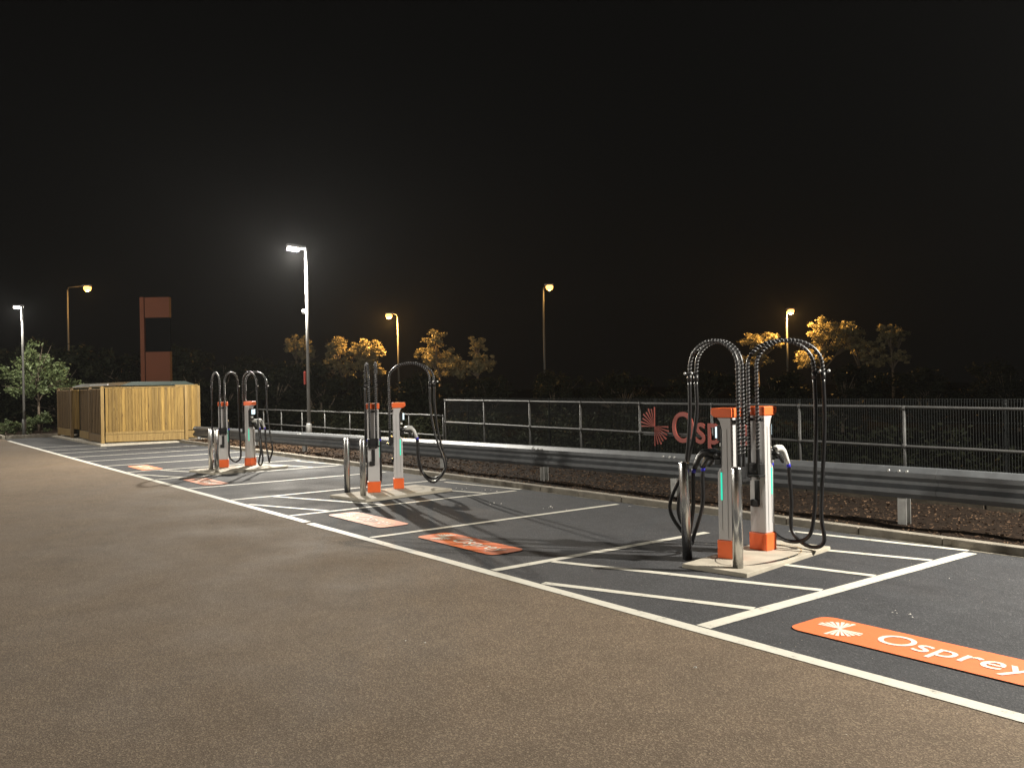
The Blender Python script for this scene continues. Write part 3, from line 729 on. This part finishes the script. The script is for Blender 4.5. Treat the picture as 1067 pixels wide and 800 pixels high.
# dark trees and bushes: three kinds copied along the line
kinds = []
for k in range(3):
    r = random.Random(90+k); bl = []
    for j in range(12):
        a = r.uniform(0, 6.28); q = r.uniform(.3, 2.0)
        bl.append((q*math.cos(a), q*math.sin(a), (.5+.27*j)+r.uniform(-.2, .3), r.uniform(.9, 1.4), r.uniform(.9, 1.4), r.uniform(.6, 1.0)))
    kinds.append((trunk(bl, .11, .6, k), leaves(bl, 9000, .14, 70+k, 90, .45)))
meshes = None
spots = [(-52, 6.2, 1.05), (-51.5, 8.8, 1.15), (-50.6, 11.2, 1.0), (-49.8, 13.6, 1.1), (-48.0, 16.0, 1.1), (-46.6, 18.6, 1.0), (-45.5, 21.0, 1.05), (-44.2, 23.6, .95), (-42.0, 26.0, 1.0), (-39.8, 28.6, .95),
         (-37.5, 31.5, 1.0), (-35.0, 34.5, .95), (-32.4, 37.4, 1.0), (-29.5, 40.0, .92), (-26.8, 42.8, 1.0), (-23.5, 45.5, .95), (-20.0, 48.0, 1.0), (-16.4, 50.5, 1.0), (-49, 3.6, .6)]
ordw = ['first', 'second', 'third', 'fourth', 'fifth', 'sixth', 'seventh', 'eighth', 'ninth', 'tenth', 'eleventh', 'twelfth', 'thirteenth', 'fourteenth', 'fifteenth', 'sixteenth', 'seventeenth', 'eighteenth']
for i, (x, y, s) in enumerate(spots):
    lb = ('dark unlit bushy tree, %s from the left in the row beyond the railing' % ordw[i]) if i < 18 else 'low dark bush behind the small leafy tree at the left'
    s *= .84 if 6 < i < 18 else 1
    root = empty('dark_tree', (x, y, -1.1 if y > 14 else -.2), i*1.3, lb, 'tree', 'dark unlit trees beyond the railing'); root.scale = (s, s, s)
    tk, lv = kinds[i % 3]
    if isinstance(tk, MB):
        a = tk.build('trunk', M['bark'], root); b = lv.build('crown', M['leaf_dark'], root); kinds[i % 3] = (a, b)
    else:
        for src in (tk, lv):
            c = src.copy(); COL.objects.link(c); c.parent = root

hr = random.Random(5); hb = []  # hedge added to hide lamplit ground showing through the mesh
for k in range(46): hb.append((-34+k*1.0, hr.uniform(-.2, .2), hr.uniform(-.2, .05), .9, .7, .95))
root = empty('hedge', (0, 15.6, 0), 0, 'long low dark hedge added behind the wire mesh fence to cover lamplit ground', 'hedge')
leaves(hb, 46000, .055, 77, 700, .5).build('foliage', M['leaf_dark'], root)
g = MB()
for k in range(46): g.tube([(-34+k, 0, -1.3), (-34+k+.1, .05, -.1)], [.04, .015], 5)
g.build('stems', M['bark'], root)

hz = bpy.data.materials.new('added_haze'); hz.use_nodes = True; nt = hz.node_tree  # thin haze volume added for a glow round the lamps
for n in list(nt.nodes):
    if n.type != 'OUTPUT_MATERIAL': nt.nodes.remove(n)
pv = nt.nodes.new('ShaderNodeVolumePrincipled'); pv.inputs['Density'].default_value = HAZE
pv.inputs['Color'].default_value = (.9, .92, .95, 1); pv.inputs['Anisotropy'].default_value = .3
nt.links.new(pv.outputs[0], nt.nodes['Material Output'].inputs['Volume'])
tag(MB().box((-30, 20, 5.5), (150, 120, 15)).build('haze', hz), kind='stuff')

# -------------------------------------------------------- world and camera
w = bpy.data.worlds.new('World'); S.world = w; w.use_nodes = True
bg = w.node_tree.nodes['Background']; bg.inputs[0].default_value = (.0016, .0016, .0015, 1); bg.inputs[1].default_value = 1.0

f, yaw, pitch, roll = 909.2, .921, .001, -.019
d = Vector((-math.sin(yaw), math.cos(yaw), 0)); r_ = Vector((math.cos(yaw), math.sin(yaw), 0)); u = Vector((0, 0, 1))
d2 = d*math.cos(pitch)+u*math.sin(pitch); u2 = -d*math.sin(pitch)+u*math.cos(pitch)
r3 = r_*math.cos(roll)+u2*math.sin(roll); u3 = -r_*math.sin(roll)+u2*math.cos(roll)
cd = bpy.data.cameras.new('camera'); co = bpy.data.objects.new('camera', cd); COL.objects.link(co)
mw = Matrix((r3, u3, -d2)).transposed().to_4x4(); mw.translation = (0, 0, 1.7); co.matrix_world = mw
cd.sensor_width = 36; cd.lens = f/1067*36; cd.clip_start = .05; cd.clip_end = 1000
S.camera = co
S.view_settings.view_transform = 'Standard'; S.view_settings.look = 'None'; S.view_settings.gamma = 1; S.view_settings.exposure = .1
try: S.view_settings.use_curve_mapping = False
except Exception: pass
S.render.engine = 'CYCLES'
S.cycles.sample_clamp_indirect = 6
S.cycles.use_denoising = True
S.cycles.volume_bounces = 0; S.cycles.max_bounces = 6; S.cycles.diffuse_bounces = 3; S.cycles.glossy_bounces = 3; S.cycles.transparent_max_bounces = 4
